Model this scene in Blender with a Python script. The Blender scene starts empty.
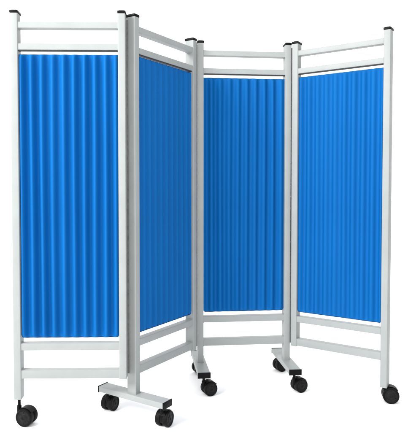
import bpy, bmesh, math, random
from mathutils import Vector, Matrix

random.seed(4)
S = bpy.context.scene
COL = S.collection

# ------------------------------------------------------------------ measures
ZG = 0.025                     # lifts the fitted heights so the floor is z = 0
H = 1.75 + ZG                  # top of the posts
PW, PD = 0.0317, 0.050         # post width and depth
RAILS = [(1.688, 1.7145), (1.596, 1.623), (0.3035, 0.3345), (0.180, 0.2165)]
RAILS = [(a + ZG, b + ZG) for a, b in RAILS]
CUR_B, CUR_T = 0.357 + ZG, 1.5785 + ZG
FOOT_B, FOOT_T = 0.0690 + ZG, 0.0945 + ZG
FOOT_W, FOOT_L = 0.0605, 0.366
ROOT = Vector((0.05, 2.62, 0.0))

PANELS = [  # x, y, angle, width, left post bottom, right post bottom
    dict(x=-0.7915, y=2.345, a=0.0205, W=0.4880, zl=0.090 + ZG, zr=0.1775 + ZG),
    dict(x=-0.2675, y=2.3915, a=0.9922, W=0.4920, zl=FOOT_T, zr=0.172 + ZG),
    dict(x=0.0060, y=2.8321, a=0.1013, W=0.4925, zl=FOOT_T, zr=FOOT_T),
    dict(x=0.4955, y=2.8616, a=-0.5896, W=0.4960, zl=0.1765 + ZG, zr=0.050 + ZG),
]

# ------------------------------------------------------------------ materials
def new_mat(name):
    m = bpy.data.materials.new(name); m.use_nodes = True
    nt = m.node_tree; b = nt.nodes['Principled BSDF']
    return m, nt, b

def noise(nt, scale, detail=3.0, vec=None, rough=0.55):
    n = nt.nodes.new('ShaderNodeTexNoise')
    n.inputs['Scale'].default_value = scale
    n.inputs['Detail'].default_value = detail
    n.inputs['Roughness'].default_value = rough
    if vec is not None: nt.links.new(vec, n.inputs['Vector'])
    return n

def objco(nt, scale=(1, 1, 1)):
    t = nt.nodes.new('ShaderNodeTexCoord'); mp = nt.nodes.new('ShaderNodeMapping')
    mp.inputs['Scale'].default_value = scale
    nt.links.new(t.outputs['Object'], mp.inputs['Vector'])
    return mp.outputs['Vector']

def ramp(nt, fac, c0, c1, p0=0.0, p1=1.0):
    r = nt.nodes.new('ShaderNodeValToRGB')
    r.color_ramp.elements[0].position = p0; r.color_ramp.elements[1].position = p1
    r.color_ramp.elements[0].color = (*c0, 1); r.color_ramp.elements[1].color = (*c1, 1)
    nt.links.new(fac, r.inputs['Fac'])
    return r.outputs['Color']

def bump(nt, b, height, strength, dist):
    bp = nt.nodes.new('ShaderNodeBump')
    bp.inputs['Strength'].default_value = strength
    bp.inputs['Distance'].default_value = dist
    nt.links.new(height, bp.inputs['Height'])
    nt.links.new(bp.outputs['Normal'], b.inputs['Normal'])

def mat_frame():
    m, nt, b = new_mat('powder_coated_metal')
    v = objco(nt)
    n = noise(nt, 9, 4, v)
    c = ramp(nt, n.outputs['Fac'], FRAME_LO, FRAME_HI, 0.3, 0.7)
    nt.links.new(c, b.inputs['Base Color'])
    n2 = noise(nt, 900, 2, v)
    bump(nt, b, n2.outputs['Fac'], 0.12, 0.0006)
    n3 = noise(nt, 40, 3, v)
    rr = nt.nodes.new('ShaderNodeMapRange')
    rr.inputs['To Min'].default_value = 0.34; rr.inputs['To Max'].default_value = 0.48
    nt.links.new(n3.outputs['Fac'], rr.inputs['Value'])
    nt.links.new(rr.outputs['Result'], b.inputs['Roughness'])
    b.inputs['Specular IOR Level'].default_value = 0.16
    return m

def mat_curtain(BLUE_LO, BLUE_HI):
    m, nt, b = new_mat('blue_curtain_cloth')
    v = objco(nt)
    n = noise(nt, 5, 4, objco(nt, (1, 1, 0.35)))
    c = ramp(nt, n.outputs['Fac'], BLUE_LO, BLUE_HI, 0.3, 0.7)
    nt.links.new(c, b.inputs['Base Color'])
    b.inputs['Roughness'].default_value = 0.62
    b.inputs['Specular IOR Level'].default_value = 0.10
    b.inputs['Sheen Weight'].default_value = 0.0
    # woven threads, warp and weft
    w1 = nt.nodes.new('ShaderNodeTexWave'); w1.bands_direction = 'X'
    w1.inputs['Scale'].default_value = 260; w1.inputs['Distortion'].default_value = 0.6
    w2 = nt.nodes.new('ShaderNodeTexWave'); w2.bands_direction = 'Z'
    w2.inputs['Scale'].default_value = 260; w2.inputs['Distortion'].default_value = 0.6
    nt.links.new(v, w1.inputs['Vector']); nt.links.new(v, w2.inputs['Vector'])
    ad = nt.nodes.new('ShaderNodeMath'); ad.operation = 'ADD'
    nt.links.new(w1.outputs['Fac'], ad.inputs[0]); nt.links.new(w2.outputs['Fac'], ad.inputs[1])
    n4 = noise(nt, 16, 5, objco(nt, (1, 1, 0.22)), 0.6)
    m4 = nt.nodes.new('ShaderNodeMath'); m4.operation = 'MULTIPLY_ADD'
    nt.links.new(n4.outputs['Fac'], m4.inputs[0]); m4.inputs[1].default_value = 7.0
    nt.links.new(ad.outputs[0], m4.inputs[2])
    bump(nt, b, m4.outputs[0], 0.25, 0.0004)
    return m

def mat_black(name, lo, hi, rough, nscale=60):
    m, nt, b = new_mat(name)
    v = objco(nt)
    n = noise(nt, nscale, 4, v)
    nt.links.new(ramp(nt, n.outputs['Fac'], (lo,) * 3, (hi,) * 3, 0.3, 0.7), b.inputs['Base Color'])
    b.inputs['Roughness'].default_value = rough
    b.inputs['Specular IOR Level'].default_value = 0.10
    n2 = noise(nt, 700, 2, v)
    bump(nt, b, n2.outputs['Fac'], 0.15, 0.0005)
    return m

def mat_floor():
    m, nt, b = new_mat('white_paper')
    n = noise(nt, 3, 3, objco(nt))
    nt.links.new(ramp(nt, n.outputs['Fac'], (0.94, 0.94, 0.94), (0.96, 0.96, 0.96)), b.inputs['Base Color'])
    b.inputs['Roughness'].default_value = 0.95
    b.inputs['Specular IOR Level'].default_value = 0.1
    return m

FRAME_LO, FRAME_HI = (0.282, 0.299, 0.293), (0.308, 0.325, 0.319)
BLUE_LO, BLUE_HI = (0.0008, 0.094, 0.312), (0.0014, 0.106, 0.342)
M_FRAME = mat_frame(); M_CURT = mat_curtain(BLUE_LO, BLUE_HI); M_EDGE = mat_curtain((0.0015, 0.028, 0.12), (0.002, 0.035, 0.14))
M_CAP = mat_black('black_cap_plastic', 0.002, 0.004, 0.45)
M_WHEEL = mat_black('black_wheel_rubber', 0.003, 0.006, 0.55)
M_HUB = mat_black('dark_hub_plastic', 0.008, 0.013, 0.42)
M_GAP_SHADE = mat_black('gap_shade_steel', 0.10, 0.15, 0.4)  # shade of the gaps between posts, put into the pin colour
M_STRIP = mat_black('dark_rail_strip', 0.030, 0.045, 0.5)
M_ROD = mat_black('pale_rod_steel', 0.28, 0.34, 0.3)
M_FLOOR = mat_floor()

# ------------------------------------------------------------------ helpers
def finish(name, bm, mats, parent=None, smooth=True, angle=35):
    me = bpy.data.meshes.new(name)
    bmesh.ops.recalc_face_normals(bm, faces=bm.faces)
    bm.to_mesh(me); bm.free()
    for m in (mats if isinstance(mats, (list, tuple)) else [mats]): me.materials.append(m)
    if smooth:
        for p in me.polygons: p.use_smooth = True
        me.set_sharp_from_angle(angle=math.radians(angle))
    o = bpy.data.objects.new(name, me); COL.objects.link(o)
    if parent is not None: o.parent = parent
    return o

def add_box(bm, x0, x1, y0, y1, z0, z1, bev=0.0, seg=3, mat=0, M=None):
    t = bmesh.new()
    bmesh.ops.create_cube(t, size=1)
    for v in t.verts:
        v.co = Vector((x0 + (v.co.x + .5) * (x1 - x0), y0 + (v.co.y + .5) * (y1 - y0), z0 + (v.co.z + .5) * (z1 - z0)))
    if bev: bmesh.ops.bevel(t, geom=list(t.edges), offset=bev, segments=seg, profile=.5, affect='EDGES')
    merge(bm, t, mat, M)

def add_post(bm, x0, x1, y0, y1, z0, z1, bev, axis='z', mat=0):
    """tube with only its long edges rounded"""
    t = bmesh.new()
    bmesh.ops.create_cube(t, size=1)
    ed = []
    for e in t.edges:
        d = e.verts[0].co - e.verts[1].co
        if abs(getattr(d, axis)) > .5: ed.append(e)
    for v in t.verts:
        v.co = Vector((x0 + (v.co.x + .5) * (x1 - x0), y0 + (v.co.y + .5) * (y1 - y0), z0 + (v.co.z + .5) * (z1 - z0)))
    bmesh.ops.bevel(t, geom=ed, offset=bev, segments=4, profile=.5, affect='EDGES')
    merge(bm, t, mat)

def merge(bm, t, mat=0, M=None):
    if M is not None: bmesh.ops.transform(t, matrix=M, verts=t.verts)
    mp = {v: bm.verts.new(v.co) for v in t.verts}
    for f in t.faces:
        nf = bm.faces.new([mp[v] for v in f.verts]); nf.material_index = mat
    t.free()

def lathe(bm, prof, seg=40, M=None, matf=None):
    """prof: list of (axial, radius); axis = local X"""
    t = bmesh.new(); rings = []
    for ax, r in prof:
        if r < 1e-6: rings.append([t.verts.new((ax, 0, 0))])
        else: rings.append([t.verts.new((ax, r * math.cos(2 * math.pi * k / seg), r * math.sin(2 * math.pi * k / seg))) for k in range(seg)])
    fs = []
    for i in range(len(rings) - 1):
        A, B = rings[i], rings[i + 1]
        for k in range(seg):
            k2 = (k + 1) % seg
            if len(A) == 1 and len(B) == 1: continue
            if len(A) == 1: f = t.faces.new((A[0], B[k], B[k2]))
            elif len(B) == 1: f = t.faces.new((A[k], B[0], A[k2]))
            else: f = t.faces.new((A[k], B[k], B[k2], A[k2]))
            f.material_index = matf(i) if matf else 0
    if M is not None: bmesh.ops.transform(t, matrix=M, verts=t.verts)
    mp = {v: bm.verts.new(v.co) for v in t.verts}
    for f in t.faces:
        nf = bm.faces.new([mp[v] for v in f.verts]); nf.material_index = f.material_index
    t.free()

def cyl_between(bm, p, q, r, seg=20, mat=0):
    p, q = Vector(p), Vector(q); d = q - p
    M = Matrix.Translation(p) @ d.to_track_quat('X', 'Z').to_matrix().to_4x4()
    lathe(bm, [(0, 0), (0, r), (d.length, r), (d.length, 0)], seg, M, (lambda i: mat))

def empty(name, loc, rz=0, parent=None):
    o = bpy.data.objects.new(name, None); COL.objects.link(o)
    o.empty_display_size = 0.05
    o.location = loc; o.rotation_euler = (0, 0, rz)
    if parent is not None: o.parent = parent
    return o

# ------------------------------------------------------------------ the screen
root = empty('folding_screen', ROOT)
root['label'] = 'four-panel folding privacy screen with pleated blue curtains, white metal frame and black casters'
root['category'] = 'folding screen'

def curtain_mesh(w, z0, z1, folds, phase, amp, rng, base):
    """one gathered cloth: closed sheet with thickness, folds running the full height, hemmed over rods"""
    nx = int(folds * 18)
    th = 0.0012
    x0, x1 = PW + 0.0006, w - PW - 0.0006
    jit = [rng.uniform(-0.03, 0.03) for _ in range(int(folds) + 4)]
    am = [rng.uniform(0.92, 1.08) for _ in range(int(folds) + 4)]
    ph2 = rng.uniform(0, 6)
    bm = bmesh.new(); F, B = [], []
    def depth(u, tz):
        g = u * folds
        i = int(g); fr = g - i
        s = fr * fr * (3 - 2 * fr)
        j = jit[i] * (1 - s) + jit[i + 1] * s
        a = am[i] * (1 - s) + am[i + 1] * s
        sway = 0.035 * math.sin(1.3 * math.pi * tz + g * 0.55 + ph2) + 0.02 * math.sin(5.1 * tz + g * 1.9)
        cc = math.sin(2 * math.pi * (g + j + sway * 0.5) + phase)
        cc = math.copysign(abs(cc) ** 0.85, cc)
        # flattened where it is sewn round the rods
        e = min(tz, 1 - tz) * (z1 - z0)
        q = min(1, e / 0.016); k = 0.14 + 0.71 * math.sqrt(q) + 0.15 * min(1, e / 0.07)
        edge = min(1.0, min(u, 1 - u) / 0.02)
        return base - a * amp * k * (0.35 + 0.65 * edge) * cc * (1 + 0.08 * math.sin(2.2 * tz + i))
    zs = [0, .0012, .003, .0055, .009, .013, .018, .026, .036, .05]
    hh = z1 - z0
    TZ = [a / hh for a in zs] + [(.05 + (hh - .1) * k / 70) / hh for k in range(1, 70)] + [1 - a / hh for a in reversed(zs)]
    nz = len(TZ) - 1
    for side in (0, 1):
        for iz in range(nz + 1):
            tz = TZ[iz]; row = []
            # the bottom corners pull in a little, and edge is faintly uneven
            z = z0 + (z1 - z0) * tz
            ext = 0.0
            if z - z0 < 0.014: ext = 0.009 * (1 - math.sqrt(max(0, 1 - (1 - (z - z0) / 0.014) ** 2)))
            for ix in range(nx + 1):
                u = ix / nx
                x = x0 + ext + (x1 - x0 - 2 * ext) * u
                zz = z
                if iz in (0, nz): zz += 0.0004 * math.sin(u * folds * 2 * math.pi + 1) * (1 if iz == 0 else -1)
                y = depth(u, tz) + (th if side else 0)
                row.append(bm.verts.new((x, y, zz)))
            (B if side else F).append(row)
    for iz in range(nz):
        for ix in range(nx):
            f = bm.faces.new((F[iz][ix], F[iz][ix + 1], F[iz + 1][ix + 1], F[iz + 1][ix]))
            if iz < 2 or iz >= nz - 1: f.material_index = 1  # darker blue rows along the top and bottom edges
            bm.faces.new((B[iz][ix], B[iz + 1][ix], B[iz + 1][ix + 1], B[iz][ix + 1]))
    for iz in range(nz):
        bm.faces.new((F[iz][0], F[iz + 1][0], B[iz + 1][0], B[iz][0]))
        bm.faces.new((F[iz][nx], B[iz][nx], B[iz + 1][nx], F[iz + 1][nx]))
    for ix in range(nx):
        bm.faces.new((F[0][ix], B[0][ix], B[0][ix + 1], F[0][ix + 1]))
        bm.faces.new((F[nz][ix], F[nz][ix + 1], B[nz][ix + 1], B[nz][ix]))
    return bm

CUR = [dict(folds=9.4, phase=0.4, amp=0.0134, dz=0.0, db=0.000), dict(folds=10, phase=1.0, amp=0.0092, dz=0.009, db=0.003),
       dict(folds=9.3, phase=2.2, amp=0.0092, dz=-0.002, db=0.0), dict(folds=9.3, phase=0.2, amp=0.0082, dz=0.0, db=0.0)]

for i, P in enumerate(PANELS):
    W = P['W']
    pn = empty('screen_panel', Vector((P['x'], P['y'], 0)) - ROOT, P['a'], root)
    P['obj'] = pn
    for x0, zb in ((0, P['zl']), (W - PW, P['zr'])):
        bm = bmesh.new()
        add_post(bm, x0, x0 + PW, 0, PD, zb, H, 0.0032)
        finish('post', bm, M_FRAME, pn)
        bm = bmesh.new()
        o = 0.0018
        add_box(bm, x0 - o, x0 + PW + o, -o, PD + o, H + 0.0004, H + 0.0125, 0.003)
        add_box(bm, x0 + .004, x0 + PW - .004, .004, PD - .004, H + 0.0100, H + 0.0150, 0.002)
        finish('post_cap', bm, M_CAP, pn)
    for z0, z1 in RAILS:
        bm = bmesh.new()
        add_post(bm, PW + 0.0001, W - PW - 0.0001, 0.004, 0.040, z0, z1, 0.0025, 'x')
        # weld beads where the rail meets the posts
        for xx in (PW, W - PW):
            add_box(bm, xx - 0.0018, xx + 0.0018, 0.0030, 0.0415, z0 - 0.0014, z1 + 0.0014, 0.0010, 2)
        finish('rail', bm, M_FRAME, pn)
    c = CUR[i]
    rng = random.Random(31 + i)
    bm = curtain_mesh(W, CUR_B + c['db'], CUR_T + c['dz'], c['folds'], c['phase'], c['amp'], rng, 0.0150)
    finish('curtain', bm, [M_CURT, M_EDGE], pn, angle=80)
    bm = bmesh.new()
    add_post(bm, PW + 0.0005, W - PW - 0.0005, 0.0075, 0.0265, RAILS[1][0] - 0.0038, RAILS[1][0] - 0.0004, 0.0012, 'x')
    finish('rail_strip', bm, M_STRIP, pn)  # dark strip just beneath the second rail
    for zz in (CUR_B + 0.012, CUR_T - 0.012):
        bm = bmesh.new()
        cyl_between(bm, (PW - 0.001, 0.0365, zz), (W - PW + 0.001, 0.0365, zz), 0.0035)
        finish('curtain_rod', bm, M_ROD, pn)

# hinge pins added between neighbouring posts, their dark colour standing in for gap shade
def gap_shade_hinge(px, py, z0, z1):
    h = bmesh.new()
    n = 26
    for k in range(n):
        a = z0 + (z1 - z0) * k / n; b = z0 + (z1 - z0) * (k + 1) / n - 0.0015
        cyl_between(h, (0, 0, a), (0, 0, b), 0.0040, 16)
    cyl_between(h, (0, 0, z0), (0, 0, z1), 0.0028, 12)
    o = finish('gap_shade_hinge', h, M_GAP_SHADE, root)
    o.location = Vector((px, py, 0)) - ROOT
gap_shade_hinge(-0.3022, 2.4130, 0.21, H - 0.012)
gap_shade_hinge(0.0005, 2.8240, 0.21, H - 0.012)
gap_shade_hinge(0.5000, 2.8880, 0.21, H - 0.012)

# feet under the hinged posts
def panel_pt(i, s, d):
    P = PANELS[i]; c, sn = math.cos(P['a']), math.sin(P['a'])
    return Vector((P['x'] + s * c - d * sn, P['y'] + s * sn + d * c, 0))

def foot(i, right):
    P = PANELS[i]
    s = P['W'] - PW / 2 if right else PW / 2
    p = panel_pt(i, s, PD / 2)
    f = bmesh.new()
    # local Y runs along the foot
    add_post(f, -FOOT_W / 2, FOOT_W / 2, -FOOT_L / 2, FOOT_L / 2, FOOT_B, FOOT_T, 0.003, 'y')
    add_box(f, -PW / 2 - .0015, PW / 2 + .0015, -PD / 2 - .0015, PD / 2 + .0015, FOOT_T - 0.001, FOOT_T + 0.0025, 0.001, 2)
    fo = finish('foot_bar', f, M_FRAME, root)
    fo.location = p - ROOT; fo.rotation_euler = (0, 0, P['a'])
    for sg in (-1, 1):
        b = bmesh.new()
        y = sg * FOOT_L / 2
        ya, yb = (y, y + sg * 0.005)
        add_box(b, -FOOT_W / 2 - .0018, FOOT_W / 2 + .0018, min(ya, yb), max(ya, yb), FOOT_B - .0018, FOOT_T + .0018, 0.001, 2)
        finish('foot_cap', b, M_CAP, fo)

def caster(stem, top, R, axis_deg, trail, pedal=0):
    """stem: point on plan; top: height it is fixed at; axis_deg: heading of the wheel axle; trail: signed offset across the axle"""
    a = math.radians(axis_deg)
    c = empty_or = None
    hw, gap = 0.0235, 0.0120
    b = bmesh.new()
    # local X = axle, local Y = trail direction
    cyl_between(b, (0, 0, R + 0.010), (0, 0, top), 0.0065, 20)
    cyl_between(b, (0, 0, top - 0.006), (0, 0, top - 0.0002), 0.0125, 24)
    # housing: a curved fender between the wheels reaching back from stem to axle
    n = 22; w = gap / 2 - 0.0007
    prof = []
    t = trail
    for k in range(n + 1):
        th = math.radians(-25 + 230 * k / n)
        prof.append((t + (R * 0.90) * math.cos(th), R + (R * 0.90) * math.sin(th)))
    L = [b.verts.new((-w, y, z)) for y, z in prof]; Rr = [b.verts.new((w, y, z)) for y, z in prof]
    b.faces.new(L); b.faces.new(Rr[::-1])
    for k in range(len(prof)):
        k2 = (k + 1) % len(prof)
        b.faces.new((L[k], Rr[k], Rr[k2], L[k2]))
    cyl_between(b, (0, 0, R + 0.002), (0, 0, min(top - 0.004, 2 * R + 0.004)), 0.0098, 24)
    # hood over the tyres
    hood = bmesh.new()
    m = 16; ww = gap / 2 + hw * 0.55
    for r_, lab in ((R + 0.0012, 0), (R + 0.0036, 1)):
        for s_ in (-1, 1):
            for k in range(m + 1):
                th = math.radians(35 + 110 * k / m)
                hood.verts.new((s_ * ww, t + r_ * math.cos(th), R + r_ * math.sin(th)))
    hood.verts.ensure_lookup_table()
    V = hood.verts; q = m + 1
    for k in range(m):
        hood.faces.new((V[k], V[k + 1], V[q + k + 1], V[q + k]))
        hood.faces.new((V[2 * q + k], V[3 * q + k], V[3 * q + k + 1], V[2 * q + k + 1]))
        hood.faces.new((V[k], V[2 * q + k], V[2 * q + k + 1], V[k + 1]))
        hood.faces.new((V[q + k], V[q + k + 1], V[3 * q + k + 1], V[3 * q + k]))
    hood.faces.new((V[0], V[q], V[3 * q], V[2 * q])); hood.faces.new((V[m], V[2 * q + m], V[3 * q + m], V[q + m]))
    merge(b, hood)
    o = finish('caster', b, M_CAP, root)
    o.location = Vector((stem.x, stem.y, 0)) - ROOT
    o.rotation_euler = (0, 0, a)
    for sg in (-1, 1):
        wb = bmesh.new()
        x0 = sg * gap / 2; x1 = sg * (gap / 2 + hw)
        d = sg
        prof = [(x0, 0), (x0, R * .93), (x0 + d * .0012, R * .975), (x0 + d * .004, R), (x1 - d * .006, R), (x1 - d * .0025, R * .985),
                (x1 - d * .0006, R * .94), (x1, R * .86), (x1 - d * .0004, R * .80), (x1 - d * .0022, R * .77), (x1 - d * .0022, R * .50),
                (x1 - d * .0008, R * .46), (x1 + d * .0006, R * .30), (x1 + d * .0006, R * .16), (x1 - d * .0012, R * .14), (x1 - d * .0012, 0)]
        M = Matrix.Translation((0, t, R))
        lathe(wb, prof, 48, M, lambda i: 1 if i >= 8 else 0)
        # ribs on the hub face
        for k in range(6):
            Mr = M @ Matrix.Rotation(k * math.pi / 3, 4, 'X')
            xa, xb = sorted((x1 - d * .003, x1 - d * .0010))
            add_box(wb, xa, xb, -0.0013, 0.0013, R * .45, R * .78, 0.0004, 1, 1, Mr)
        finish('wheel', wb, [M_WHEEL, M_HUB], o)
    if pedal:
        pb = bmesh.new()
        s_ = 1 if t >= 0 else -1
        Mp = Matrix.Translation((0, t + s_ * R * 0.70, R * 1.62)) @ Matrix.Rotation(math.radians(-22 * s_), 4, 'X')
        add_box(pb, -0.011, 0.011, -0.012, 0.016, -0.002, 0.002, 0.0012, 2, 0, Mp)
        finish('brake_pedal', pb, M_CAP, o)
    return o

foot(1, False); foot(2, False); foot(2, True)
e = FOOT_L / 2 - 0.026
def stem_at(i, right, sg, inset=0.026, dx=0):
    P = PANELS[i]; s = (P['W'] - PW / 2) if right else PW / 2
    return panel_pt(i, s + dx, PD / 2 + sg * (FOOT_L / 2 - inset))

RW = 0.0385
caster(panel_pt(0, PW / 2, PD / 2), PANELS[0]['zl'], RW, 75, -0.037)
caster(panel_pt(3, PANELS[3]['W'] - PW / 2, PD / 2), PANELS[3]['zr'] + 0.02, RW, 80, -0.026)
RF = 0.0345
caster(stem_at(1, False, 1), FOOT_B, RF, -27, 0.020)
caster(stem_at(1, False, -1), FOOT_B, RF, -27, 0.020)
caster(stem_at(2, False, -1, 0.018), FOOT_B, RF, -66, 0.029, 1)
caster(stem_at(2, False, 1), FOOT_B, RF, -68, 0.012)
caster(stem_at(2, True, -1, 0.018), FOOT_B, RF, -66, 0.029, 1)
caster(stem_at(2, True, 1), FOOT_B, RF, -68, 0.012)

# ------------------------------------------------------------------ floor
bm = bmesh.new()
N = 24
for a in range(N): bm.verts.new((40 * math.cos(2 * math.pi * a / N), 2.6 + 40 * math.sin(2 * math.pi * a / N), 0))
bm.faces.new(bm.verts)
fl = finish('floor', bm, M_FLOOR, None, smooth=False)
fl['kind'] = 'structure'
fl['label'] = 'plain seamless white studio floor'

# ------------------------------------------------------------------ light
WORLD_FRONT, WORLD_BACK = 0.28, 1.65
w = bpy.data.worlds.new('World'); S.world = w; w.use_nodes = True
bg = w.node_tree.nodes['Background']
# made-up surround: bright behind, overhead and left, dimmed elsewhere to deepen contrast
wn = w.node_tree
tc = wn.nodes.new('ShaderNodeTexCoord')
dp = wn.nodes.new('ShaderNodeVectorMath'); dp.operation = 'DOT_PRODUCT'
dp.inputs[1].default_value = (-0.42, 0.72, 0.55)
wn.links.new(tc.outputs['Generated'], dp.inputs[0])
mr = wn.nodes.new('ShaderNodeMapRange'); mr.interpolation_type = 'SMOOTHSTEP'
mr.inputs['From Min'].default_value = -0.20; mr.inputs['From Max'].default_value = 0.30
mr.inputs['To Min'].default_value = WORLD_FRONT; mr.inputs['To Max'].default_value = WORLD_BACK
wn.links.new(dp.outputs['Value'], mr.inputs['Value'])
bg.inputs['Color'].default_value = (1, 1, 1, 1)
wn.links.new(mr.outputs['Result'], bg.inputs['Strength'])

def area(name, loc, tgt, size, power, col=(1, 1, 1), sy=None):
    l = bpy.data.lights.new(name, 'AREA'); l.energy = power; l.size = size; l.color = col
    if sy: l.shape = 'RECTANGLE'; l.size_y = sy
    o = bpy.data.objects.new(name, l); COL.objects.link(o)
    o.location = loc
    o.rotation_euler = (Vector(tgt) - Vector(loc)).to_track_quat('-Z', 'Y').to_euler()
    return o
area('key_softbox', (-2.85, 0.1, 3.0), (0.0, 2.6, 1.3), 1.5, 232)
area('front_fill', (0.55, -1.3, 2.5), (-0.1, 2.6, 1.25), 1.6, 92)  # added fill lamp, unseen, lifts the second panel and its post end

# ------------------------------------------------------------------ camera
cam = bpy.data.cameras.new('camera'); co = bpy.data.objects.new('camera', cam); COL.objects.link(co)
co.location = (0, 0, 1.0142 + ZG)
co.rotation_euler = (math.pi / 2 - 0.0323, 0, 0)
cam.sensor_fit = 'VERTICAL'; cam.sensor_height = 36
cam.lens = 547.868 / 432 * 36
cam.shift_x = 7.534 / 432; cam.shift_y = -11.849 / 432
cam.clip_end = 500; cam.clip_start = 0.01
S.camera = co
S.view_settings.view_transform = 'Standard'; S.view_settings.look = 'None'
S.view_settings.exposure = 0; S.view_settings.gamma = 1
S.view_settings.use_curve_mapping = False
